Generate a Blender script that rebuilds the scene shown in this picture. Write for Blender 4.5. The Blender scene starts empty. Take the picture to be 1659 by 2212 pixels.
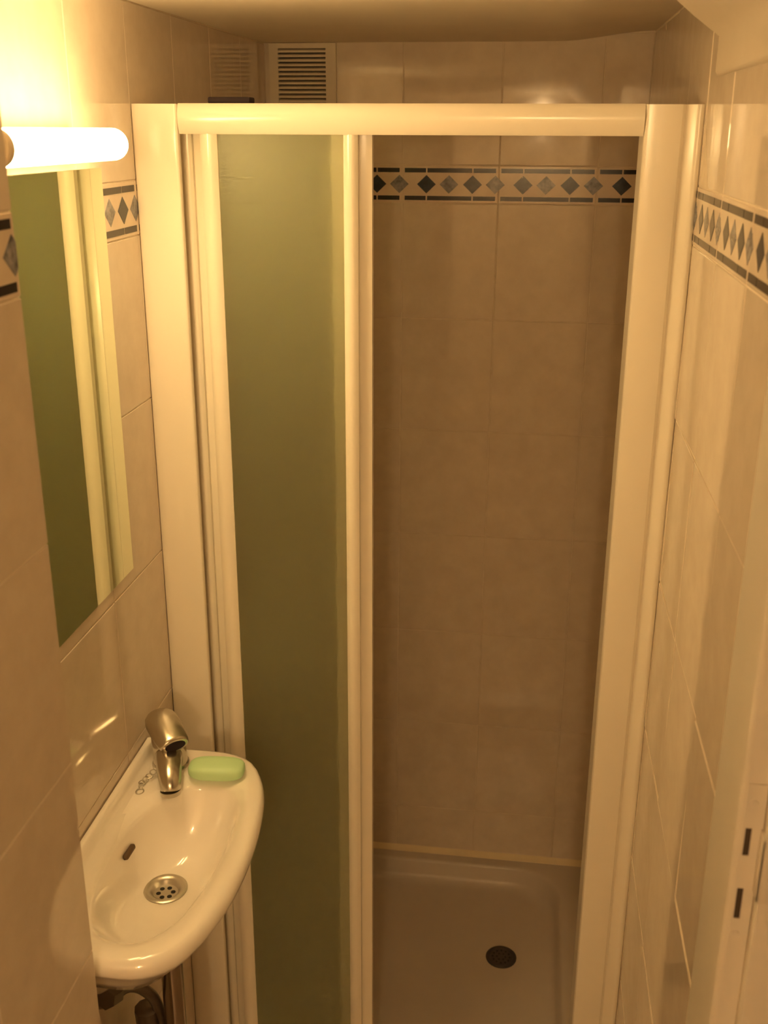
import bpy, bmesh, math, random
from mathutils import Vector, Matrix
random.seed(7)
scene = bpy.context.scene
COL = scene.collection

# ------------------------------------------------------------------ camera
W_PX, H_PX, F_PX = 1659.0, 2212.0, 2310.0
CAM = Vector((0.5734, -1.5364, 1.913))
YAW, PITCH, ROLL = (math.radians(a) for a in (7.80, 19.69, 0.24))
fw = Vector((-math.sin(YAW) * math.cos(PITCH), math.cos(YAW) * math.cos(PITCH), -math.sin(PITCH)))
rt = Vector((math.cos(YAW), math.sin(YAW), 0.0))
up = rt.cross(fw)
rt, up = math.cos(ROLL) * rt + math.sin(ROLL) * up, -math.sin(ROLL) * rt + math.cos(ROLL) * up
cam_data = bpy.data.cameras.new('camera')
cam = bpy.data.objects.new('camera', cam_data)
COL.objects.link(cam)
cam_data.sensor_fit = 'VERTICAL'
cam_data.sensor_height = 36.0
cam_data.sensor_width = 27.0
cam_data.lens = F_PX / H_PX * 36.0
cam_data.clip_start = 0.01
cam_data.dof.use_dof = True
cam_data.dof.focus_distance = 1.72
cam_data.dof.aperture_fstop = 7.0
m = Matrix((rt, up, -fw)).transposed().to_4x4()
m.translation = CAM
cam.matrix_world = m
scene.camera = cam

# ------------------------------------------------------------------ world, exposure
world = bpy.data.worlds.new('world')
scene.world = world
world.use_nodes = True
world.node_tree.nodes['Background'].inputs['Color'].default_value = (0.9, 0.75, 0.55, 1)
world.node_tree.nodes['Background'].inputs['Strength'].default_value = 0.004
vs = scene.view_settings
vs.view_transform = 'Standard'
vs.look = 'None'
vs.gamma = 1.0
vs.use_curve_mapping = False
vs.exposure = 1.34
scene.cycles.max_bounces = 16
scene.cycles.diffuse_bounces = 11
scene.cycles.glossy_bounces = 8
scene.cycles.transmission_bounces = 16
LAMP_STRENGTH = 22.0
LAMP_COLOR = (1.0, 0.65, 0.27, 1)

# ------------------------------------------------------------------ helpers
def mesh_obj(name, verts, faces, mat=None, parent=None, smooth=False, bevel=0.0, segs=2, autosmooth=None):
    me = bpy.data.meshes.new(name)
    me.from_pydata([tuple(v) for v in verts], [], faces)
    me.validate()
    bm = bmesh.new(); bm.from_mesh(me)
    bmesh.ops.recalc_face_normals(bm, faces=bm.faces)
    if bevel > 0:
        edges = [e for e in bm.edges if len(e.link_faces) == 2 and e.calc_face_angle(0) > 0.5]
        bmesh.ops.bevel(bm, geom=edges, offset=bevel, segments=segs, affect='EDGES', profile=0.5, clamp_overlap=True)
    bm.to_mesh(me); bm.free()
    for p in me.polygons:
        p.use_smooth = smooth
    if autosmooth:
        for p in me.polygons:
            p.use_smooth = True
        me.set_sharp_from_angle(angle=math.radians(autosmooth))
    if mat:
        me.materials.append(mat)
    o = bpy.data.objects.new(name, me)
    COL.objects.link(o)
    if parent:
        o.parent = parent
    return o

def box_geo(a, b, base=0):
    (x0, y0, z0), (x1, y1, z1) = a, b
    v = [(x0, y0, z0), (x1, y0, z0), (x1, y1, z0), (x0, y1, z0), (x0, y0, z1), (x1, y0, z1), (x1, y1, z1), (x0, y1, z1)]
    f = [(0, 3, 2, 1), (4, 5, 6, 7), (0, 1, 5, 4), (1, 2, 6, 5), (2, 3, 7, 6), (3, 0, 4, 7)]
    return v, [tuple(i + base for i in q) for q in f]

def box(name, a, b, mat, parent=None, bevel=0.0, segs=2):
    v, f = box_geo(a, b)
    return mesh_obj(name, v, f, mat, parent, bevel=bevel, segs=segs, autosmooth=35 if bevel else None)

def boxes(name, lst, mat, parent=None, bevel=0.0):
    V, F = [], []
    for a, b in lst:
        v, f = box_geo(a, b, len(V)); V += v; F += f
    return mesh_obj(name, V, F, mat, parent, bevel=bevel, autosmooth=35 if bevel else None)

def extrude_z(name, prof, z0, z1, mat, parent=None, ang=30):
    n = len(prof)
    V = [(x, y, z0) for x, y in prof] + [(x, y, z1) for x, y in prof]
    F = [(i, (i + 1) % n, n + (i + 1) % n, n + i) for i in range(n)] + [tuple(range(n - 1, -1, -1)), tuple(range(n, 2 * n))]
    return mesh_obj(name, V, F, mat, parent, autosmooth=ang)

def extrude_x(name, prof, x0, x1, mat, parent=None, ang=30):
    n = len(prof)
    V = [(x0, y, z) for y, z in prof] + [(x1, y, z) for y, z in prof]
    F = [(i, (i + 1) % n, n + (i + 1) % n, n + i) for i in range(n)] + [tuple(range(n - 1, -1, -1)), tuple(range(n, 2 * n))]
    return mesh_obj(name, V, F, mat, parent, autosmooth=ang)

def loft(name, rings, mat, parent=None, cap0=True, cap1=True, ang=40, closed=True):
    n = len(rings[0]); V = []; F = []
    for r in rings:
        V += [tuple(p) for p in r]
    for k in range(len(rings) - 1):
        for i in range(n if closed else n - 1):
            j = (i + 1) % n
            F.append((k * n + i, k * n + j, (k + 1) * n + j, (k + 1) * n + i))
    if cap0: F.append(tuple(range(n - 1, -1, -1)))
    if cap1: F.append(tuple(range((len(rings) - 1) * n, len(rings) * n)))
    return mesh_obj(name, V, F, mat, parent, autosmooth=ang)

def tube(name, pts, radii, mat, parent=None, seg=20, cap=True, ang=50, squash=None):
    pts = [Vector(p) for p in pts]
    if not isinstance(radii, (list, tuple)):
        radii = [radii] * len(pts)
    rings = []; prev = None
    for i, p in enumerate(pts):
        t = (pts[min(i + 1, len(pts) - 1)] - pts[max(i - 1, 0)]).normalized()
        if prev is None:
            a = Vector((0, 0, 1)) if abs(t.z) < 0.9 else Vector((1, 0, 0))
            u = (a - t * a.dot(t)).normalized()
        else:
            u = (prev - t * prev.dot(t)).normalized()
        prev = u; v = t.cross(u)
        s = squash[i] if squash else 1.0
        rings.append([p + radii[i] * (s * math.cos(2 * math.pi * k / seg) * u + math.sin(2 * math.pi * k / seg) * v) for k in range(seg)])
    return loft(name, rings, mat, parent, cap, cap, ang)

def smooth_path(pts, n=8):
    P = [Vector(p) for p in pts]; out = []
    for i in range(len(P) - 1):
        p0, p1, p2, p3 = P[max(i - 1, 0)], P[i], P[i + 1], P[min(i + 2, len(P) - 1)]
        for k in range(n):
            t = k / n
            out.append(0.5 * ((2 * p1) + (p2 - p0) * t + (2 * p0 - 5 * p1 + 4 * p2 - p3) * t * t + (3 * p1 - p0 - 3 * p2 + p3) * t ** 3))
    out.append(P[-1])
    return out

def empty(name, loc=(0, 0, 0)):
    o = bpy.data.objects.new(name, None); COL.objects.link(o); o.location = loc
    o.empty_display_size = 0.05
    return o

def tag(o, label, cat=None, group=None, kind=None):
    o['label'] = label
    if cat: o['category'] = cat
    if group: o['group'] = group
    if kind: o['kind'] = kind
    return o

def struct(o, label):
    return tag(o, label, None, kind='structure')

# ------------------------------------------------------------------ materials
def material(name, color, rough=0.4, metal=0.0, spec=0.5, color2=None, nscale=20.0, bump=0.0, bscale=60.0, coat=0.0,
             per_object=False, detail=4.0, ior=1.5):
    mt = bpy.data.materials.new(name); mt.use_nodes = True
    nt = mt.node_tree; b = nt.nodes['Principled BSDF']
    b.inputs['Base Color'].default_value = (*color, 1)
    b.inputs['Roughness'].default_value = rough
    b.inputs['Metallic'].default_value = metal
    b.inputs['IOR'].default_value = ior
    b.inputs['Specular IOR Level'].default_value = spec
    b.inputs['Coat Weight'].default_value = coat
    b.inputs['Coat Roughness'].default_value = 0.05
    tc = nt.nodes.new('ShaderNodeTexCoord')
    vec = tc.outputs['Object']
    if per_object:
        oi = nt.nodes.new('ShaderNodeObjectInfo')
        mul = nt.nodes.new('ShaderNodeMath'); mul.operation = 'MULTIPLY'; mul.inputs[1].default_value = 37.0
        nt.links.new(oi.outputs['Random'], mul.inputs[0])
        add = nt.nodes.new('ShaderNodeVectorMath'); add.operation = 'ADD'
        nt.links.new(vec, add.inputs[0]); nt.links.new(mul.outputs[0], add.inputs[1])
        vec = add.outputs[0]
    n = nt.nodes.new('ShaderNodeTexNoise')
    n.inputs['Scale'].default_value = nscale; n.inputs['Detail'].default_value = detail; n.inputs['Roughness'].default_value = 0.6
    nt.links.new(vec, n.inputs['Vector'])
    r = nt.nodes.new('ShaderNodeValToRGB')
    c2 = color2 if color2 else tuple(c * 0.95 for c in color)
    r.color_ramp.elements[0].position = 0.3; r.color_ramp.elements[0].color = (*c2, 1)
    r.color_ramp.elements[1].position = 0.7; r.color_ramp.elements[1].color = (*color, 1)
    nt.links.new(n.outputs['Fac'], r.inputs['Fac'])
    nt.links.new(r.outputs['Color'], b.inputs['Base Color'])
    if bump > 0:
        n2 = nt.nodes.new('ShaderNodeTexNoise'); n2.inputs['Scale'].default_value = bscale; n2.inputs['Detail'].default_value = 2.0
        nt.links.new(vec, n2.inputs['Vector'])
        bp = nt.nodes.new('ShaderNodeBump'); bp.inputs['Strength'].default_value = bump; bp.inputs['Distance'].default_value = 0.002
        nt.links.new(n2.outputs['Fac'], bp.inputs['Height'])
        nt.links.new(bp.outputs['Normal'], b.inputs['Normal'])
    return mt

M_TILE = material('glazed_beige_tile', (0.72, 0.645, 0.555), 0.055, color2=(0.645, 0.57, 0.485), nscale=22, bump=0.012, bscale=14, per_object=True, detail=6)
M_BORDER = material('border_tile_glaze', (0.74, 0.65, 0.55), 0.14, color2=(0.68, 0.58, 0.49), nscale=25, per_object=True)
M_GROUT = material('pale_grout', (0.76, 0.69, 0.58), 0.8, color2=(0.66, 0.58, 0.48), nscale=60)
M_STRIP = material('black_strip_glaze', (0.014, 0.011, 0.014), 0.2)
M_NAVY = material('navy_marble_inlay', (0.028, 0.042, 0.07), 0.2, color2=(0.010, 0.016, 0.028), nscale=70, per_object=True)
M_GREY = material('grey_marble_inlay', (0.37, 0.375, 0.42), 0.2, color2=(0.08, 0.082, 0.10), nscale=75, per_object=True, detail=6)
M_PLASTER = material('cream_plaster', (0.85, 0.79, 0.68), 0.75, color2=(0.81, 0.75, 0.64), nscale=6, bump=0.05, bscale=90)
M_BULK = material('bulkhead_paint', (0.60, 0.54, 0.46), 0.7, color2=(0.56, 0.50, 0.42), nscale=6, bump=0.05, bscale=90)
M_FRAME = material('cream_white_profile', (0.85, 0.81, 0.72), 0.19, color2=(0.83, 0.79, 0.70), nscale=5)
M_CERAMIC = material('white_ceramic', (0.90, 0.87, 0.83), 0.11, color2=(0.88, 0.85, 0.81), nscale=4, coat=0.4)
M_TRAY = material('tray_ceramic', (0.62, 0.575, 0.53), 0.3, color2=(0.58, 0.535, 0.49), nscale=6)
M_SILICONE = material('cream_silicone', (0.86, 0.76, 0.54), 0.5, nscale=30)
M_CHROME = material('chrome', (0.78, 0.76, 0.72), 0.16, metal=1.0, nscale=30)
M_TAP = material('worn_chrome', (0.62, 0.58, 0.50), 0.24, metal=1.0, color2=(0.56, 0.52, 0.45), nscale=60)
M_STEEL = material('brushed_steel', (0.55, 0.52, 0.46), 0.35, metal=1.0, nscale=80)
M_DARKMETAL = material('dark_pipe_metal', (0.20, 0.17, 0.14), 0.35, metal=0.8, nscale=40)
M_DARKCHROME = material('tarnished_chrome', (0.40, 0.34, 0.29), 0.18, metal=1.0, nscale=40)
M_BLACK = material('black_hole', (0.015, 0.012, 0.01), 0.7, nscale=30)
M_BLACKPLASTIC = material('dark_plastic', (0.03, 0.022, 0.026), 0.85, spec=0.15, nscale=30)
M_SOAP = material('pale_green_soap', (0.56, 0.84, 0.50), 0.42, color2=(0.52, 0.80, 0.46), nscale=15, bump=0.03, bscale=120)
M_VENT = material('vent_plastic', (0.72, 0.66, 0.55), 0.4, nscale=15)
M_PAINT = material('white_gloss_paint', (0.74, 0.70, 0.64), 0.3, color2=(0.70, 0.66, 0.60), nscale=8, bump=0.03, bscale=35)
M_FLOOR = material('floor_tile', (0.45, 0.36, 0.28), 0.35, color2=(0.38, 0.30, 0.23), nscale=12)
M_SLOT = material('overflow_dark', (0.10, 0.06, 0.03), 0.6, nscale=30)
M_SLOT2 = material('strike_hole', (0.07, 0.048, 0.035), 0.7, nscale=30)
M_GRATE = material('dark_grate', (0.07, 0.062, 0.06), 0.4, metal=0.3, nscale=60)
M_CAP = material('lamp_cap_plastic', (0.62, 0.55, 0.46), 0.4, nscale=20)

def mirror_mat():
    mt = bpy.data.materials.new('mirror_silver'); mt.use_nodes = True
    b = mt.node_tree.nodes['Principled BSDF']
    b.inputs['Base Color'].default_value = (0.80, 0.86, 0.66, 1)
    b.inputs['Metallic'].default_value = 1.0
    b.inputs['Roughness'].default_value = 0.015
    return mt
M_MIRROR = mirror_mat()

def frosted_mat():
    mt = bpy.data.materials.new('frosted_green_glass'); mt.use_nodes = True
    nt = mt.node_tree
    for n in list(nt.nodes): nt.nodes.remove(n)
    out = nt.nodes.new('ShaderNodeOutputMaterial')
    tc = nt.nodes.new('ShaderNodeTexCoord')
    mp = nt.nodes.new('ShaderNodeMapping'); mp.inputs['Scale'].default_value = (0.55, 1.0, 1.0)
    nt.links.new(tc.outputs['Object'], mp.inputs['Vector'])
    nz = nt.nodes.new('ShaderNodeTexNoise'); nz.inputs['Scale'].default_value = 420; nz.inputs['Detail'].default_value = 2.0
    nt.links.new(mp.outputs['Vector'], nz.inputs['Vector'])
    bp = nt.nodes.new('ShaderNodeBump'); bp.inputs['Strength'].default_value = 0.6; bp.inputs['Distance'].default_value = 0.001
    nt.links.new(nz.outputs['Fac'], bp.inputs['Height'])
    d = nt.nodes.new('ShaderNodeBsdfDiffuse'); d.inputs['Color'].default_value = (0.30, 0.285, 0.225, 1)
    t = nt.nodes.new('ShaderNodeBsdfTranslucent'); t.inputs['Color'].default_value = (0.955, 0.960, 0.875, 1)
    g = nt.nodes.new('ShaderNodeBsdfGlossy'); g.inputs['Roughness'].default_value = 0.33; g.inputs['Color'].default_value = (0.9, 0.95, 0.85, 1)
    rf = nt.nodes.new('ShaderNodeBsdfRefraction'); rf.inputs['Roughness'].default_value = 0.42; rf.inputs['IOR'].default_value = 1.1
    rf.inputs['Color'].default_value = (0.955, 0.960, 0.875, 1)
    for s in (d, g): nt.links.new(bp.outputs['Normal'], s.inputs['Normal'])
    m1 = nt.nodes.new('ShaderNodeMixShader'); m1.inputs[0].default_value = 0.80
    nt.links.new(d.outputs[0], m1.inputs[1]); nt.links.new(t.outputs[0], m1.inputs[2])
    m0 = nt.nodes.new('ShaderNodeMixShader'); m0.inputs[0].default_value = 0.62
    nt.links.new(m1.outputs[0], m0.inputs[1]); nt.links.new(rf.outputs[0], m0.inputs[2])
    fr = nt.nodes.new('ShaderNodeFresnel'); fr.inputs['IOR'].default_value = 1.45
    m2 = nt.nodes.new('ShaderNodeMixShader')
    nt.links.new(fr.outputs[0], m2.inputs[0]); nt.links.new(m0.outputs[0], m2.inputs[1]); nt.links.new(g.outputs[0], m2.inputs[2])
    nt.links.new(m2.outputs[0], out.inputs['Surface'])
    return mt
M_FROST = frosted_mat()

def lamp_mat():
    mt = bpy.data.materials.new('glowing_diffuser'); mt.use_nodes = True
    nt = mt.node_tree
    b = nt.nodes['Principled BSDF']
    b.inputs['Base Color'].default_value = (0.9, 0.88, 0.82, 1)
    b.inputs['Roughness'].default_value = 0.3
    b.inputs['Emission Color'].default_value = LAMP_COLOR
    b.inputs['Emission Strength'].default_value = LAMP_STRENGTH
    return mt
M_LAMP = lamp_mat()

# ------------------------------------------------------------------ key dimensions (metres)
XR = 0.7845          # right wall face; the left wall face is x = 0
YB = 0.8019          # back wall face; the front of the shower frame is y = 0
XP, YP = 0.108, -0.600   # projecting part of the left wall beside the camera
Y_NEAR = -3.20
Z_FLOOR, Z_TRAY, Z_CEIL = 0.10, 0.134, 2.079
TW, TH = 0.2015, 0.2515
ZR = 1.5233
Z_B0, Z_B1 = 1.7665, 1.8430          # border tile
ROWS = [ZR - 6 * TH + TH * k for k in range(7)] + [Z_B0, Z_B1, Z_B1 + TH]
JOINT = 0.0019

# ------------------------------------------------------------------ room shell
floor = struct(box('floor', (-0.1, Y_NEAR, 0.02), (XR + 0.9, -0.05, Z_FLOOR), M_FLOOR), 'floor of the small wash room')

def ceil_z(x):
    t = min(max((x - 0.60) / 0.1845, 0), 1)
    return Z_CEIL + 0.018 * t * t * (3 - 2 * t)
xs = [-0.1, 0.0, 0.3, 0.55] + [0.60 + 0.02 * k for k in range(11)] + [0.90]
prof = [(x, ceil_z(x)) for x in xs] + [(0.90, 2.2), (-0.1, 2.2)]
n = len(prof)
V = [(x, Y_NEAR - 0.1, z) for x, z in prof] + [(x, YB + 0.1, z) for x, z in prof]
F = [(i, (i + 1) % n, n + (i + 1) % n, n + i) for i in range(n)] + [tuple(range(n - 1, -1, -1)), tuple(range(n, 2 * n))]
ceiling = struct(mesh_obj('ceiling', V, F, M_PLASTER, autosmooth=40), 'low cream plaster ceiling over shower and basin')

wall_back = struct(box('wall_back', (-0.08, YB + 0.0014, 0.0), (XR + 0.08, YB + 0.08, 2.15), M_GROUT), 'tiled back wall of the shower')
wall_left = struct(box('wall_left', (-0.08, YP, 0.0), (-0.0014, YB + 0.0014, 2.15), M_GROUT), 'tiled left wall behind basin and mirror')
wall_near_left = struct(box('wall_left_projecting', (-0.08, Y_NEAR, 0.0), (XP - 0.0014, YP - 0.0015, 2.15), M_GROUT), 'projecting tiled wall at the left edge')
Y_DOOR0 = -0.597      # tiles end and the door frame begins
wall_right = struct(boxes('wall_right', [((XR + 0.0014, Y_DOOR0, 0.0), (XR + 0.08, YB + 0.0014, 2.15)),
                                         ((XR + 0.0014, Y_NEAR, 0.0), (XR + 0.08, -1.53, 2.15)),
                                         ((XR + 0.0014, -1.53, 2.0), (XR + 0.08, Y_DOOR0, 2.15))], M_GROUT), 'tiled right wall beside the door frame')
wall_near = struct(box('wall_near', (-0.08, Y_NEAR - 0.08, 0.0), (XR + 0.9, Y_NEAR, 2.15), M_PLASTER), 'plain wall behind the viewer')
wall_hall = struct(boxes('wall_hall', [((XR + 0.82, Y_NEAR, 0.0), (XR + 0.9, -0.2, 2.15)), ((XR + 0.08, -0.28, 0.0), (XR + 0.82, -0.2, 2.15)),
                                       ((XR + 0.08, Y_NEAR, 2.15), (XR + 0.9, -0.2, 2.2))], M_PLASTER), 'walls of the hall beyond the open doorway')

# ---- tiles: each one an object that shares its mesh with alike tiles
_mesh_cache = {}
def tile_mesh(w, h, mat, kind):
    key = (kind, round(w, 4), round(h, 4))
    if key in _mesh_cache:
        return _mesh_cache[key]
    c, t = 0.0008, 0.0075
    a, b = w / 2, h / 2
    V = [(-a, t, -b), (a, t, -b), (a, t, b), (-a, t, b),
         (-a, c, -b), (a, c, -b), (a, c, b), (-a, c, b),
         (-a + c, 0, -b + c), (a - c, 0, -b + c), (a - c, 0, b - c), (-a + c, 0, b - c)]
    F = [(0, 3, 2, 1)]
    for k in (0, 4):
        for i in range(4):
            j = (i + 1) % 4
            F.append((k + i, k + j, k + 4 + j, k + 4 + i))
    F.append((8, 9, 10, 11))
    me = bpy.data.meshes.new(kind)
    me.from_pydata(V, [], F)
    bm = bmesh.new(); bm.from_mesh(me); bmesh.ops.recalc_face_normals(bm, faces=bm.faces); bm.to_mesh(me); bm.free()
    me.materials.append(mat)
    _mesh_cache[key] = me
    return me

def inlay_mesh(kind, pts, mat):
    key = (kind, tuple((round(a, 5), round(b, 5)) for a, b in pts))
    if key in _mesh_cache:
        return _mesh_cache[key]
    n = len(pts)
    V = [(x, 0.001, z) for x, z in pts] + [(x, -0.0005, z) for x, z in pts]
    F = [(i, (i + 1) % n, n + (i + 1) % n, n + i) for i in range(n)] + [tuple(range(n, 2 * n))]
    me = bpy.data.meshes.new(kind)
    me.from_pydata(V, [], F)
    bm = bmesh.new(); bm.from_mesh(me); bmesh.ops.recalc_face_normals(bm, faces=bm.faces); bm.to_mesh(me); bm.free()
    me.materials.append(mat)
    _mesh_cache[key] = me
    return me

def link(name, me, parent):
    o = bpy.data.objects.new(name, me); COL.objects.link(o); o.parent = parent
    return o

ZS_TOP, ZS_BOT, S_TH = 1.8370, 1.7724, 0.0088
def lay_tiles(wall, rot, to_world, joints, umin, umax, zmin, zmax, tilt, band_from=None):
    """joints: sorted tile joint positions along u (left to right as seen); to_world(u) -> (x, y)"""
    js = sorted(joints)
    for c in range(len(js) - 1):
        u0, u1 = js[c], js[c + 1]
        a, b = max(u0, umin), min(u1, umax)
        if b - a < 0.012:
            continue
        ga = JOINT / 2 if a > umin + 1e-6 else 0.0
        gb = JOINT / 2 if b < umax - 1e-6 else 0.0
        for r in range(len(ROWS) - 1):
            z0, z1 = max(ROWS[r], zmin), min(ROWS[r + 1], zmax)
            if z1 - z0 < 0.012:
                continue
            border = ROWS[r] == Z_B0
            w, h = b - a - ga - gb, z1 - z0 - JOINT
            uc, zc = (a + ga + b - gb) / 2, (z0 + z1) / 2
            nm = 'border_tile' if border else 'wall_tile'
            o = link(nm, tile_mesh(w, h, M_BORDER if border else M_TILE, nm), wall)
            x, y = to_world(uc)
            o.location = (x, y, zc)
            o.rotation_euler = (math.radians(random.gauss(0, tilt)), 0, rot + math.radians(random.gauss(0, tilt)))
            if border:
                o.rotation_euler = (0, 0, rot)
                for k, fr in enumerate((0.25, 0.485, 0.73, 0.965)):
                    ud = u0 + fr * (u1 - u0)
                    hw, hh = 0.0198, 0.0186
                    if ud - hw < umin - 0.004 or ud + hw > umax + 0.004:
                        lo, hi = max(ud - hw, umin), min(ud + hw, umax)
                        if hi - lo < 0.006:
                            continue
                        pts = []
                        for uu in sorted({lo, hi} | ({ud} if lo < ud < hi else set())):
                            pts.append((uu - ud, hh * (1 - abs(uu - ud) / hw)))
                        pts = pts + [(p, -q) for p, q in reversed(pts) if q > 1e-6]
                    else:
                        pts = [(-hw, 0), (0, hh), (hw, 0), (0, -hh)]
                    d = link('diamond_inlay', inlay_mesh('diamond_%d' % (k % 2), pts, M_NAVY if k % 2 == 0 else M_GREY), o)
                    d.location = (ud - uc, 0, 1.8047 - zc)
                for s0, s1 in ((0.022, 0.244), (0.258, 0.723), (0.737, 0.968)):
                    ua, ub = max(u0 + s0 * (u1 - u0), umin), min(u0 + s1 * (u1 - u0), umax)
                    if ub - ua < 0.004:
                        continue
                    for zz in (ZS_TOP - S_TH / 2, ZS_BOT + S_TH / 2):
                        hw = (ub - ua) / 2
                        d = link('strip_inlay', inlay_mesh('strip', [(-hw, -S_TH / 2), (hw, -S_TH / 2), (hw, S_TH / 2), (-hw, S_TH / 2)], M_STRIP), o)
                        d.location = ((ua + ub) / 2 - uc, 0, zz - zc)

lay_tiles(wall_back, 0.0, lambda u: (u, YB), [0.2898 + TW * k for k in range(-2, 4)], 0.0, XR, Z_TRAY, 2.10, 0.05)
lay_tiles(wall_left, math.pi / 2, lambda u: (0.0, u), [0.0031 + TW * k for k in range(-4, 6)], YP, YB - 0.001, Z_FLOOR, 2.078, 0.06)
lay_tiles(wall_right, -math.pi / 2, lambda u: (XR, -u), [0.0100 + TW * k for k in range(-5, 5)], -YB + 0.001, -Y_DOOR0, Z_FLOOR, 2.094, 0.28)
lay_tiles(wall_near_left, math.pi / 2, lambda u: (XP, u), [YP - TW * k for k in range(13, -1, -1)], Y_NEAR, YP, Z_FLOOR, 2.078, 0.05)

# plaster bulkhead with a sloping underside along the top of the right wall
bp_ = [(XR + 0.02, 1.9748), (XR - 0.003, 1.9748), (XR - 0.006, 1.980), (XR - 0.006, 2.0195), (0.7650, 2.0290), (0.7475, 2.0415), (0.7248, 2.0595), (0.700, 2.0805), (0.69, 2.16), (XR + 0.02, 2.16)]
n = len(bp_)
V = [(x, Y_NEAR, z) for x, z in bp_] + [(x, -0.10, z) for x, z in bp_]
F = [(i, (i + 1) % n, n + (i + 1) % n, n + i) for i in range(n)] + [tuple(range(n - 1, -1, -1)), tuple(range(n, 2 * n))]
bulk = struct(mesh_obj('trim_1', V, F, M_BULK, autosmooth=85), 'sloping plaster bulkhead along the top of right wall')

# silicone bead along the back edge of the tray
pr = [(YB, Z_TRAY - 0.004), (YB - 0.014, Z_TRAY - 0.004), (YB - 0.013, Z_TRAY), (YB - 0.008, Z_TRAY + 0.003), (YB - 0.0035, Z_TRAY + 0.007), (YB, Z_TRAY + 0.010)]
bead = struct(extrude_x('trim_2', pr, 0.001, XR - 0.001, M_SILICONE), 'cream sealing bead between shower tray and tiles')

# ------------------------------------------------------------------ door frame at the right edge
door = empty('door_1', (XR, -0.66, Z_FLOOR))
tag(door, 'white painted door frame at the right edge', kind='structure')
def dpart(o):
    o.parent = door; o.matrix_parent_inverse = Matrix.Translation(-door.location)
    return o
XA = 0.7755
# casing with rounded arris (facing the room), extruded up
ar = 0.006
cas = [(XR + 0.07, Y_DOOR0 - 0.001), (XA + 0.004, Y_DOOR0 - 0.001), (XA, Y_DOOR0 - 0.005)]
cas += [(XA + ar - ar * math.cos(a), -0.705 + ar - ar * math.sin(a)) for a in [math.radians(9 * k) for k in range(11)]]
cas += [(XR + 0.07, -0.705)]
Y_L = -0.705
dpart(extrude_z('casing', cas, Z_FLOOR, 2.0, M_PAINT, ang=50))
dpart(box('door_stop', (0.7975, Y_L - 0.016, Z_FLOOR), (XR + 0.075, Y_L + 0.001, 2.0), M_PAINT, bevel=0.003))
dpart(box('hall_casing', (XR + 0.07, Y_L - 0.016, Z_FLOOR), (XR + 0.085, Y_L + 0.09, 2.0), M_PAINT, bevel=0.002))
# near side of the opening, beside the viewer
dpart(box('near_jamb', (XA, -1.53, Z_FLOOR), (XR + 0.085, -1.50, 2.0), M_PAINT, bevel=0.003))
dpart(box('head_jamb', (XA, -1.53, 1.985), (XR + 0.085, Y_L, 2.0), M_PAINT))
# strike plate: two slots
xs0, xs1 = 0.7800, 0.7970
yp0, yp1 = Y_L - 0.0022, Y_L - 0.0002
zz = [1.205, 1.2375, 1.2710, 1.3060, 1.3350, 1.380]
xm0, xm1 = 0.7825, 0.7880
pl = []
pl += [((xs0, yp0, zz[0]), (xs1, yp1, zz[1])), ((xs0, yp0, zz[2]), (xs1, yp1, zz[3])), ((xs0, yp0, zz[4]), (xs1, yp1, zz[5]))]
for a, b in ((1, 2), (3, 4)):
    pl += [((xs0, yp0, zz[a]), (xm0, yp1, zz[b])), ((xm1, yp0, zz[a]), (xs1, yp1, zz[b]))]
sp = dpart(boxes('strike_plate', pl, M_PAINT))
sp['label'] = 'painted strike plate with two dark slots'
for a, b in ((1, 2), (3, 4)):
    box('slot', (xm0, yp1 - 0.0008, zz[a]), (xm1, yp1, zz[b]), M_SLOT2, sp)
tube('screw', [(0.7865, yp0, 1.361), (0.7865, yp0 - 0.0016, 1.361)], [0.0042, 0.003], M_PAINT, sp, seg=12)
tube('screw', [(0.7855, yp0, 1.221), (0.7855, yp0 - 0.0016, 1.221)], [0.0042, 0.003], M_PAINT, sp, seg=12)
lip = dpart(boxes('latch_keep', [((0.7955, Y_L - 0.020, 1.2700), (0.8095, Y_L - 0.0155, 1.3350)), ((0.7955, Y_L - 0.020, 1.2700), (0.7975, Y_L - 0.0005, 1.3350))], M_PAINT, bevel=0.0008))
box('slot', (0.8030, Y_L - 0.0206, 1.295), (0.8060, Y_L - 0.0199, 1.318), M_SLOT, lip)

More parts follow.
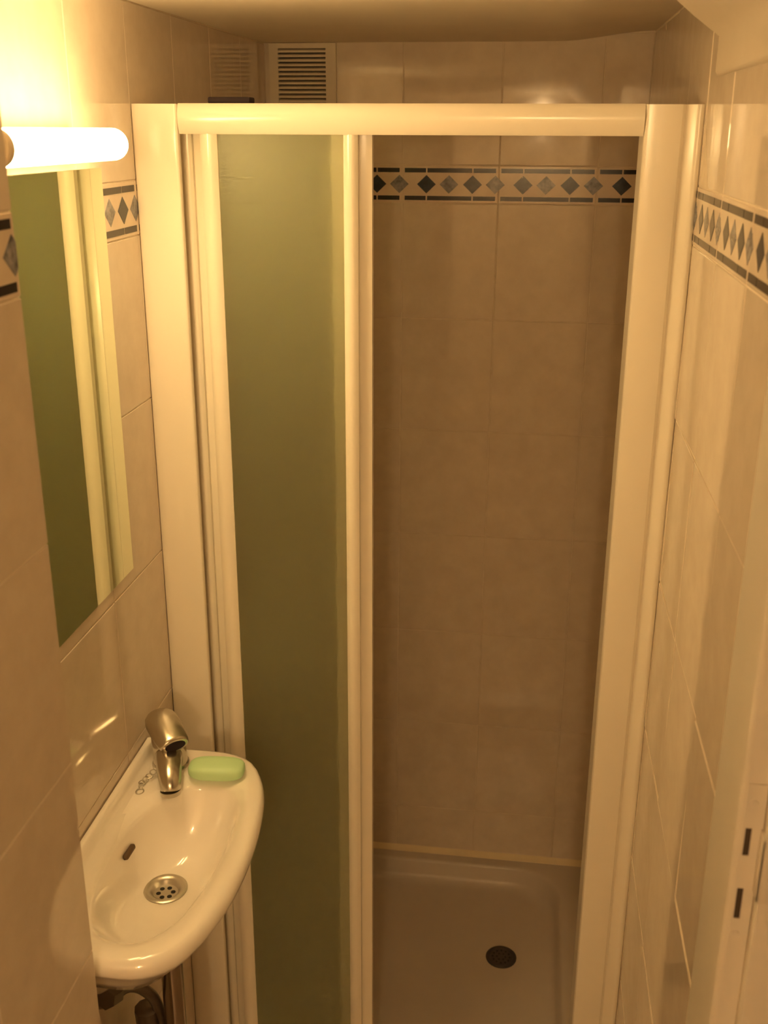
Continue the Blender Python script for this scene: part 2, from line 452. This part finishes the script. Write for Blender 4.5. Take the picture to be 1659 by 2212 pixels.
# ------------------------------------------------------------------ shower tray
def rrect(x0, x1, y0, y1, r, z, n=10):
    out = []
    for cx, cy, a0 in ((x1 - r, y1 - r, 0), (x0 + r, y1 - r, 90), (x0 + r, y0 + r, 180), (x1 - r, y0 + r, 270)):
        for k in range(n):
            a = math.radians(a0 + 90 * k / (n - 1))
            out.append((cx + r * math.cos(a), cy + r * math.sin(a), z))
    return out
tray = empty('shower_tray', (0.39, 0.38, 0.02))
tag(tray, 'shallow pale shower tray with rounded inner corners', 'shower tray')
def tpart(o, root):
    o.parent = root; o.matrix_parent_inverse = Matrix.Translation(-root.location)
    return o
X0, X1, Y0, Y1 = 0.003, XR - 0.003, -0.045, YB - 0.003
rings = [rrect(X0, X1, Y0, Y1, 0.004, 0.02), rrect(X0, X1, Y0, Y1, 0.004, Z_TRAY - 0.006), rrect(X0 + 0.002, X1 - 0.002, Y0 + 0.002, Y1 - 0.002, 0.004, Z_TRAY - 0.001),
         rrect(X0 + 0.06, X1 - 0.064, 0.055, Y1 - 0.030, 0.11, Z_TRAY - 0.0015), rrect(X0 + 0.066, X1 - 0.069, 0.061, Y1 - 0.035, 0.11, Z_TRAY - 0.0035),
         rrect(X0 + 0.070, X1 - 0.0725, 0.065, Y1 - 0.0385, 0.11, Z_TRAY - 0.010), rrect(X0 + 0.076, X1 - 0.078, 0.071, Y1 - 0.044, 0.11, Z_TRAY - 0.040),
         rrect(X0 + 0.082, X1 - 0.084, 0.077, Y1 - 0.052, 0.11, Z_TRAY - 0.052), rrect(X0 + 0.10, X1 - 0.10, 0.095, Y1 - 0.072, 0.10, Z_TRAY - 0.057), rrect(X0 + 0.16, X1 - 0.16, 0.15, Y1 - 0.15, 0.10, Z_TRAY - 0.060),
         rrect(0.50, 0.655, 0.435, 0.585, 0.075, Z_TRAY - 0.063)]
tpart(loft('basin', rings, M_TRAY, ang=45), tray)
zc = Z_TRAY - 0.063
rings = [[(0.577 + r * math.cos(2 * math.pi * k / 32), 0.509 + r * math.sin(2 * math.pi * k / 32), z) for k in range(32)] for r, z in
         ((0.036, zc - 0.002), (0.036, zc + 0.002), (0.033, zc + 0.0045), (0.028, zc + 0.0035), (0.027, zc + 0.0015), (0.004, zc + 0.0022))]
drain = tpart(loft('drain_grate', rings, M_GRATE, ang=50), tray)
drain['label'] = 'dark round drain grate'
for ring, cnt in ((0.010, 6), (0.020, 12)):
    for k in range(cnt):
        a = 2 * math.pi * k / cnt
        cx, cy = 0.577 + ring * math.cos(a), 0.509 + ring * math.sin(a)
        tube('drain_hole', [(cx, cy, zc + 0.0005), (cx, cy, zc + 0.0026)], 0.0026, M_BLACK, drain, seg=8)

# ------------------------------------------------------------------ sliding shower door
enc = empty('shower_enclosure', (0.39, 0.03, Z_TRAY))
tag(enc, 'cream framed sliding shower door with frosted green glass', 'shower door')
def epart(o): return tpart(o, enc)
Z_HB, Z_HT = 1.9057, 1.9462
ZE0 = Z_TRAY - 0.001
# header with a gently bowed front
hp = []
for k in range(13):
    t = k / 12.0
    z = Z_HT - 0.0015 + (Z_HB - Z_HT + 0.003) * t
    y = 0.0075 * (2 * t - 0.86) ** 2 * (1 if t < 0.43 else 0.55)
    hp.append((y, z))
hp += [(0.0065, Z_HB), (0.080, Z_HB), (0.080, Z_HT), (0.0075, Z_HT)]
epart(extrude_x('header_rail', hp, 0.0690, 0.7085, M_FRAME, ang=35))
epart(extrude_x('bottom_rail', [(0.0, ZE0), (0.072, ZE0), (0.072, ZE0 + 0.03), (0.004, ZE0 + 0.036), (0.0, ZE0 + 0.030)], 0.0690, 0.7085, M_FRAME))
# left wall profile: wide bowed face, rounded inner edge
lp = [(0.0015, 0.006), (0.006, 0.0028), (0.015, 0.0010), (0.028, 0.0), (0.045, -0.0004), (0.058, -0.0002), (0.0635, 0.0000), (0.0665, 0.0005), (0.0678, 0.0016), (0.0682, 0.0032), (0.0682, 0.0100), (0.0400, 0.0100), (0.0400, 0.085), (0.0015, 0.085)]
epart(extrude_z('wall_profile', lp, ZE0, Z_HT - 0.0008, M_FRAME, ang=40))
# right profile: flat face, groove, bead against the wall
rp = [(0.7090, 0.012), (0.7094, 0.0030), (0.7110, 0.0006), (0.7150, 0.0), (0.7500, 0.0006), (0.7565, 0.0020), (0.7590, 0.0055), (0.7612, 0.0072), (0.7640, 0.0058),
      (0.7690, 0.0035), (0.7735, 0.0002), (0.7765, -0.0018), (0.7800, -0.0024), (0.7832, -0.0008), (0.7850, 0.002), (0.7850, 0.075), (0.7090, 0.075)]
epart(extrude_z('wall_profile', rp, ZE0, Z_HT - 0.0008, M_FRAME, ang=40))

ZP0, ZP1 = Z_TRAY + 0.02, Z_HB + 0.012
def stile(x0, x1, y0, y1, parent, bow=0.006):
    pts = []
    for k in range(11):
        t = k / 10.0
        pts.append((x0 + (x1 - x0) * t, y0 + bow * (2 * t - 1) ** 2))
    pts += [(x1, y1), (x0, y1)]
    o = extrude_z('panel_stile', pts, ZP0, ZP1, M_FRAME, parent, ang=30)
    return o
def panel(x0, x1, y0, y1, wl, wr, bow, gl=None):
    yg = (y0 + y1) / 2 + 0.001
    g = epart(box('glass_panel', (gl if gl else x0 + wl - 0.003, yg - 0.002, ZP0 + 0.012), (x1 - wr + 0.003, yg + 0.002, ZP1 - 0.002), M_FROST))
    stile(x0, x0 + wl, y0, y1, g, bow); stile(x1 - wr, x1, y0, y1, g, bow)
    box('panel_rail', (x0 + wl, y0 + 0.003, ZP0), (x1 - wr, y1, ZP0 + 0.016), M_FRAME, g)
    return g
panel(0.0965, 0.3225, 0.006, 0.024, 0.0250, 0.0205, 0.006)    # front, slid left
gm = panel(0.0640, 0.3395, 0.030, 0.047, 0.0135, 0.0580, 0.003, 0.1150)    # middle
box('stile_lip', (0.0772, 0.0400, ZP0), (0.1160, 0.0472, ZP1), M_FRAME, gm, bevel=0.001)
panel(0.0410, 0.2900, 0.053, 0.069, 0.0620, 0.0180, 0.001)    # rear

# small dark object on the header
dk = box('dark_bracket', (0.1085, 0.018, Z_HT), (0.1690, 0.048, Z_HT + 0.0085), M_BLACKPLASTIC, bevel=0.002)
tag(dk, 'small dark flat piece lying on the shower door header', 'bracket')

# ------------------------------------------------------------------ ventilation grille on the back wall
vent = empty('ventilation_grille', (0.082, YB, 1.965))
tag(vent, 'cream plastic ventilation grille high on shower wall', 'vent')
VX0, VX1, VZ0, VZ1 = 0.0125, 0.1515, 1.948, 2.0775
vy = YB - 0.012
fx0, fx1, fz0, fz1 = 0.0310, 0.1305, 1.9640, 2.0680
fr = boxes('frame', [((VX0, vy, VZ0), (fx0, YB - 0.0005, VZ1)), ((fx1, vy, VZ0), (VX1, YB - 0.0005, VZ1)),
                     ((fx0, vy, VZ0), (fx1, YB - 0.0005, fz0)), ((fx0, vy, fz1), (fx1, YB - 0.0005, VZ1))], M_VENT)
tpart(fr, vent)
tpart(box('backing', (fx0, YB - 0.0022, fz0), (fx1, YB - 0.0008, fz1), M_BLACK), vent)
ns = 12
pitch = (fz1 - fz0) / ns
for k in range(ns):
    z = fz0 + pitch * (k + 0.5)
    v = [(fx0, vy + 0.001, z - pitch * 0.42), (fx1, vy + 0.001, z - pitch * 0.42), (fx1, YB - 0.003, z + pitch * 0.18), (fx0, YB - 0.003, z + pitch * 0.18),
         (fx0, vy + 0.001, z + pitch * 0.06), (fx1, vy + 0.001, z + pitch * 0.06), (fx1, YB - 0.003, z + pitch * 0.42), (fx0, YB - 0.003, z + pitch * 0.42)]
    f = [(0, 3, 2, 1), (4, 5, 6, 7), (0, 1, 5, 4), (1, 2, 6, 5), (2, 3, 7, 6), (3, 0, 4, 7)]
    tpart(mesh_obj('slat', v, f, M_VENT), vent)

# ------------------------------------------------------------------ mirror
mir = box('mirror', (-0.0010, -0.520, 1.2915), (0.0006, -0.1195, 1.8640), M_MIRROR, bevel=0.0004, segs=1)
for p in mir.data.polygons: p.use_smooth = False
tag(mir, 'frameless rectangular wall mirror above the hand basin', 'mirror')

# ------------------------------------------------------------------ wall lamp
lamp = empty('wall_lamp', (0.0, -0.318, 1.895))
tag(lamp, 'glowing white tube lamp on the wall above mirror', 'lamp')
LX, LZ, LR = 0.056, 1.8945, 0.0185
Y_FAR, Y_NR = -0.196, -0.512
pts = [(LX, Y_NR, LZ), (LX, Y_NR + 0.0005, LZ), (LX, Y_FAR - LR, LZ)] ; rad = [LR * 0.97, LR, LR]
for k in range(1, 8):
    a = math.radians(90 * k / 8)
    pts.append((LX, Y_FAR - LR + LR * math.sin(a), LZ)); rad.append(LR * math.cos(a))
tpart(tube('diffuser_tube', pts, rad, M_LAMP, seg=32, ang=60), lamp)
tpart(tube('end_cap', [(LX, Y_NR - 0.010, LZ), (LX, Y_NR - 0.008, LZ), (LX, Y_NR - 0.0005, LZ)], [LR * 0.9, LR * 1.02, LR * 1.02], M_CAP, seg=32, ang=40), lamp)
tpart(box('housing', (0.0008, Y_NR - 0.010, LZ - 0.0165), (LX - 0.0165, Y_FAR - 0.012, LZ + 0.0165), M_FRAME, bevel=0.003), lamp)

# ------------------------------------------------------------------ wash basin
basin = empty('wash_basin', (0.0, -0.345, 0.86))
tag(basin, 'small white ceramic hand basin on the left wall', 'wash basin')
def bpart(o): return tpart(o, basin)
def closed_spline(P, n):
    out = []
    m_ = len(P)
    for i in range(m_):
        p0, p1, p2, p3 = (Vector((*P[(i + d) % m_], 0)) for d in (-1, 0, 1, 2))
        for k in range(n):
            t = k / n
            q = 0.5 * ((2 * p1) + (p2 - p0) * t + (2 * p0 - 5 * p1 + 4 * p2 - p3) * t * t + (3 * p1 - p0 - 3 * p2 + p3) * t ** 3)
            out.append((q.x, q.y))
    return out
OUT = [(0.003, -0.118), (0.03, -0.112), (0.07, -0.108), (0.135, -0.111), (0.178, -0.134), (0.208, -0.193), (0.2225, -0.265), (0.2285, -0.346), (0.226, -0.423), (0.2145, -0.487),
       (0.1955, -0.538), (0.172, -0.566), (0.14, -0.579), (0.094, -0.580), (0.04, -0.578), (0.003, -0.572), (0.003, -0.45), (0.003, -0.33), (0.003, -0.20)]
INN = [(0.070, -0.232), (0.095, -0.206), (0.130, -0.197), (0.160, -0.204), (0.178, -0.230), (0.1875, -0.275), (0.1895, -0.346), (0.183, -0.424), (0.168, -0.488),
       (0.140, -0.525), (0.105, -0.533), (0.068, -0.515), (0.044, -0.460), (0.036, -0.390), (0.038, -0.330), (0.050, -0.275)]
CX, CY = 0.112, -0.370
def ray_outline(poly, n=96):
    res = []
    for k in range(n):
        a = 2 * math.pi * k / n
        dx, dy = math.cos(a), math.sin(a)
        best = None
        for i in range(len(poly)):
            (ax, ay), (bx, by) = poly[i], poly[(i + 1) % len(poly)]
            ex, ey = bx - ax, by - ay
            den = dx * ey - dy * ex
            if abs(den) < 1e-12: continue
            t = ((ax - CX) * ey - (ay - CY) * ex) / den
            s = ((ax - CX) * dy - (ay - CY) * dx) / den
            if t > 0 and -1e-9 <= s <= 1 + 1e-9 and (best is None or t > best): best = t
        res.append((CX + dx * best, CY + dy * best))
    return res
outer = ray_outline([(max(x, 0.003), y) for x, y in closed_spline(OUT, 8)])
inner = ray_outline(closed_spline(INN, 8))
DX, DY = 0.089, -0.316           # drain centre
def sc(poly, s, z, c=(CX, CY), keep_wall=False):
    r = []
    for x, y in poly:
        nx, ny = c[0] + (x - c[0]) * s, c[1] + (y - c[1]) * s
        if keep_wall: nx = max(min(nx, x), 0.003) if x < 0.02 else nx
        r.append((nx, ny, z))
    return r
def mix(A, B, t, z): return [(a[0] + (b[0] - a[0]) * t, a[1] + (b[1] - a[1]) * t, z) for a, b in zip(A, B)]
def inset(poly, d, z):
    r = []
    for x, y in poly:
        l = math.hypot(x - CX, y - CY)
        k = (l - d) / l
        nx = CX + (x - CX) * k
        r.append((x if x < 0.006 else nx, CY + (y - CY) * k, z))
    return r
drain_c = [(DX + 0.024 * math.cos(2 * math.pi * k / 96), DY + 0.024 * math.sin(2 * math.pi * k / 96)) for k in range(96)]
wallc = (0.003, -0.345)
rings = [sc(outer, 0.46, 0.846, wallc), sc(outer, 0.61, 0.858, wallc), sc(outer, 0.75, 0.886, wallc), sc(outer, 0.87, 0.922, wallc), inset(outer, 0.013, 0.948), inset(outer, 0.005, 0.9565), inset(outer, 0.0008, 0.9625),
         inset(outer, 0.0, 0.9690), inset(outer, 0.0018, 0.9745), inset(outer, 0.006, 0.9805), inset(outer, 0.012, 0.983),
         inset(inner, -0.022, 0.9824), inset(inner, -0.015, 0.9808), inset(inner, -0.009, 0.9782), inset(inner, -0.004, 0.9750), inset(inner, 0.0, 0.9715), mix(inner, drain_c, 0.03, 0.9658), mix(inner, drain_c, 0.08, 0.9547), mix(inner, drain_c, 0.14, 0.9410), mix(inner, drain_c, 0.22, 0.9248), mix(inner, drain_c, 0.32, 0.9095), mix(inner, drain_c, 0.44, 0.8958), mix(inner, drain_c, 0.57, 0.8862), mix(inner, drain_c, 0.7, 0.8791), mix(inner, drain_c, 0.88, 0.8753), [(x, y, 0.8740) for x, y in drain_c], [(x, y, 0.8580) for x, y in drain_c]]
bpart(loft('bowl', rings, M_CERAMIC, ang=75, cap1=False))
# raised back ledge against the wall
lg = [(0.002, 0.974), (0.034, 0.974), (0.029, 0.9815), (0.0185, 0.9835), (0.0140, 0.9920), (0.0115, 1.0000), (0.006, 1.0025), (0.002, 1.0015)]
n = len(lg)
V = [(x, -0.122, z) for x, z in lg] + [(x, -0.568, z) for x, z in lg]
F = [(i, (i + 1) % n, n + (i + 1) % n, n + i) for i in range(n)] + [tuple(range(n - 1, -1, -1)), tuple(range(n, 2 * n))]
bpart(mesh_obj('back_ledge', V, F, M_CERAMIC, autosmooth=60))
# drain: flange, cup with holes
rings = [[(DX + r * math.cos(2 * math.pi * k / 40), DY + r * math.sin(2 * math.pi * k / 40), z) for k in range(40)] for r, z in
         ((0.024, 0.8685), (0.0315, 0.8740), (0.0318, 0.8763), (0.029, 0.8780), (0.0245, 0.8770), (0.0205, 0.8740), (0.0185, 0.8690), (0.016, 0.8675), (0.002, 0.8673))]
dw = bpart(loft('drain_flange', rings, M_STEEL, ang=60))
dw['label'] = 'round steel drain with holes'
for k in range(6):
    a = 2 * math.pi * k / 6 + 0.3
    cx, cy = DX + 0.0105 * math.cos(a), DY + 0.0105 * math.sin(a)
    tube('drain_hole', [(cx, cy, 0.8670), (cx, cy, 0.8687)], 0.0036, M_BLACK, dw, seg=10)
# overflow slot on the wall-side slope of the bowl
tube('overflow_slot', [(0.0440, -0.346, 0.9445), (0.0440, -0.342, 0.9448), (0.0455, -0.318, 0.9455), (0.0460, -0.314, 0.9455)], [0.0015, 0.0046, 0.0046, 0.0015], M_SLOT, None, seg=12)
ov = bpy.data.objects['overflow_slot']; bpart(ov)

# ------------------------------------------------------------------ tap
tap = empty('basin_tap', (0.056, -0.165, 0.981))
tag(tap, 'chrome single lever tap at the end of basin', 'tap')
def fpart(o): return tpart(o, tap)
TX, TY = 0.052, -0.160
fpart(tube('base_ring', [(TX, TY, 0.9822), (TX, TY, 0.986), (TX, TY, 0.9885)], [0.0285, 0.0285, 0.0265], M_TAP, seg=36))
fpart(tube('tap_body', [(TX, TY, 0.985), (TX, TY - 0.001, 1.000), (TX - 0.001, TY - 0.001, 1.020), (TX - 0.002, TY, 1.034), (TX - 0.002, TY, 1.040)], [0.0265, 0.0255, 0.0255, 0.0255, 0.0225], M_TAP, seg=36))
sp_pts = smooth_path([(TX, TY - 0.004, 1.006), (TX + 0.008, TY - 0.030, 1.008), (TX + 0.017, TY - 0.054, 1.003), (TX + 0.0225, TY - 0.068, 0.995), (TX + 0.0240, TY - 0.073, 0.986)], 6)
fpart(tube('spout', sp_pts, [0.0215 - 0.0065 * i / (len(sp_pts) - 1) for i in range(len(sp_pts))], M_TAP, seg=28))
fpart(tube('aerator', [(TX + 0.0240, TY - 0.073, 0.987), (TX + 0.0245, TY - 0.0735, 0.980)], [0.0155, 0.0148], M_STEEL, seg=24))
# lever: a thick domed cap that slopes towards the bowl
ax = Vector((0.046, -0.054, -0.022)).normalized()
c0 = Vector((TX - 0.015, TY + 0.012, 1.050))
lv = []; rad = []
for d, r in ((-0.020, 0.006), (-0.0185, 0.012), (-0.015, 0.0185), (-0.009, 0.0235), (0.0, 0.0262), (0.012, 0.0268), (0.026, 0.0262), (0.040, 0.0250), (0.050, 0.0238), (0.0545, 0.0222), (0.0560, 0.0195)):
    lv.append(c0 + ax * d); rad.append(r)
fpart(tube('lever', lv, rad, M_TAP, seg=32, squash=[0.66] * len(lv), ang=70))
tip = c0 + ax * 0.0562
fpart(tube('lever_shade_disc', [tip - ax * 0.001, tip + ax * 0.0006], [0.0165, 0.0160], M_BLACKPLASTIC, seg=28, squash=[0.60, 0.60]))  # dark disc, paints in the shade under the lever end
# plug chain lying on the basin beside the tap
chain = empty('plug_chain', (0.03, -0.222, 0.981))
tag(chain, 'short metal plug chain lying beside the tap', 'chain')
def torus(name, c, R, r, rx, rz, mat, sx=1.0):
    V = []; F = []; N, Mn = 16, 6
    rm = Matrix.Rotation(rz, 3, 'Z') @ Matrix.Rotation(rx, 3, 'X')
    for i in range(N):
        a = 2 * math.pi * i / N
        for j in range(Mn):
            b = 2 * math.pi * j / Mn
            p = Vector(((R + r * math.cos(b)) * math.cos(a) * sx, (R + r * math.cos(b)) * math.sin(a), r * math.sin(b)))
            V.append(rm @ p + Vector(c))
    for i in range(N):
        for j in range(Mn):
            F.append((i * Mn + j, ((i + 1) % N) * Mn + j, ((i + 1) % N) * Mn + (j + 1) % Mn, i * Mn + (j + 1) % Mn))
    return mesh_obj(name, V, F, mat, smooth=True)
for c, R, rx, rz, sx in (((0.0305, -0.2395, 0.9835), 0.0052, 0.15, 1.2, 1.25), ((0.0285, -0.2290, 0.9855), 0.0040, 1.1, 1.4, 1.2), ((0.0280, -0.2215, 0.9865), 0.0042, 0.3, 0.6, 1.2),
                         ((0.0310, -0.2150, 0.988), 0.0040, 1.2, 0.9, 1.2), ((0.0345, -0.2085, 0.990), 0.0042, 0.4, 0.5, 1.2), ((0.0390, -0.2030, 0.994), 0.0040, 1.2, 0.6, 1.2), ((0.0430, -0.1970, 0.999), 0.0038, 0.5, 0.6, 1.2)):
    tpart(torus('chain_link', c, R, 0.0009, rx, rz, M_STEEL, sx), chain)

# ------------------------------------------------------------------ soap
def soap_bar():
    a, b, c = 0.0430, 0.0225, 0.0125
    V = []; F = []; N, K = 40, 18
    def sg(v, e): return math.copysign(abs(v) ** e, v)
    for i in range(K + 1):
        ph = -math.pi / 2 + math.pi * i / K
        for k in range(N):
            th = 2 * math.pi * k / N
            V.append((a * sg(math.cos(ph), 0.55) * sg(math.cos(th), 0.62), b * sg(math.cos(ph), 0.55) * sg(math.sin(th), 0.62), c * sg(math.sin(ph), 0.62)))
    for i in range(K):
        for k in range(N):
            F.append((i * N + k, i * N + (k + 1) % N, (i + 1) * N + (k + 1) % N, (i + 1) * N + k))
    o = mesh_obj('soap_bar', V, F, M_SOAP, smooth=True)
    bm = bmesh.new(); bm.from_mesh(o.data); bmesh.ops.remove_doubles(bm, verts=bm.verts, dist=1e-6); bm.to_mesh(o.data); bm.free()
    return o
soap = soap_bar()
soap.location = (0.1320, -0.1810, 0.9945)
soap.rotation_euler = (0, 0, math.radians(5))
tag(soap, 'pale green bar of soap on the basin edge', 'soap')

# ------------------------------------------------------------------ pipes under the basin
trap = empty('waste_pipe', (DX, DY, 0.45))
tag(trap, 'dull metal waste pipe dropping from the basin drain', 'pipe')
tpart(tube('tail_pipe', [(DX, DY, 0.850), (DX, DY, 0.45)], 0.0165, M_DARKCHROME, seg=24), trap)
tpart(tube('pipe_nut', [(DX, DY, 0.850), (DX, DY, 0.83)], 0.021, M_DARKCHROME, seg=8), trap)
tpart(tube('trap_cup', [(DX, DY, 0.30), (DX, DY, 0.305), (DX, DY, 0.44), (DX, DY, 0.45)], [0.026, 0.030, 0.030, 0.020], M_DARKCHROME, seg=24), trap)
tpart(tube('wall_arm', [(DX, DY, 0.42), (0.0, DY, 0.42)], 0.0150, M_DARKCHROME, seg=16), trap)
valve = empty('supply_valve', (0.0, -0.43, 0.78))
tag(valve, 'small dark shut off valve and hose on wall below basin', 'valve')
tpart(tube('valve_body', [(0.000, -0.470, 0.805), (0.030, -0.470, 0.805), (0.060, -0.470, 0.815)], [0.010, 0.010, 0.010], M_DARKMETAL, seg=16), valve)
tpart(tube('valve_nut', [(0.060, -0.480, 0.824), (0.060, -0.450, 0.806)], 0.0125, M_DARKMETAL, seg=6), valve)
hose = smooth_path([(0.060, -0.455, 0.808), (0.060, -0.420, 0.789), (0.060, -0.385, 0.758), (0.061, -0.352, 0.718), (0.062, -0.325, 0.676), (0.062, -0.310, 0.630), (0.062, -0.305, 0.56), (0.04, -0.30, 0.50), (0.0, -0.30, 0.49)], 6)
tpart(tube('hose', hose, 0.0085, M_DARKMETAL, seg=14), valve)
tpart(tube('hose_coupling', [(0.044, -0.316, 0.655), (0.044, -0.316, 0.650), (0.046, -0.312, 0.575)], [0.012, 0.019, 0.019], M_DARKMETAL, seg=10), valve)

# ------------------------------------------------------------------ added fill lamp, unseen behind the viewer, brightens shower and near walls
RX, RY = 0.58, -2.55
rl = empty('fill_lamp', (RX, RY, Z_CEIL))
tag(rl, 'added fill lamp, a small round globe out of view behind the viewer', 'lamp')
mh = bpy.data.materials.new('fill_globe_glow'); mh.use_nodes = True
bh = mh.node_tree.nodes['Principled BSDF']
bh.inputs['Base Color'].default_value = (0.9, 0.88, 0.82, 1)
bh.inputs['Emission Color'].default_value = (1.0, 0.66, 0.31, 1)
bh.inputs['Emission Strength'].default_value = 98.0
tpart(tube('fill_lamp_rose', [(RX, RY, Z_CEIL), (RX, RY, Z_CEIL - 0.015), (RX, RY, Z_CEIL - 0.016), (RX, RY, Z_CEIL - 0.08)], [0.05, 0.045, 0.012, 0.012], M_FRAME, seg=24), rl)
pts = []; rad = []
for k in range(1, 16):
    a = math.pi * k / 16
    pts.append((RX, RY, Z_CEIL - 0.124 + 0.048 * math.cos(a))); rad.append(0.048 * math.sin(a))
tpart(tube('fill_lamp_globe', pts, rad, mh, seg=28, ang=80), rl)
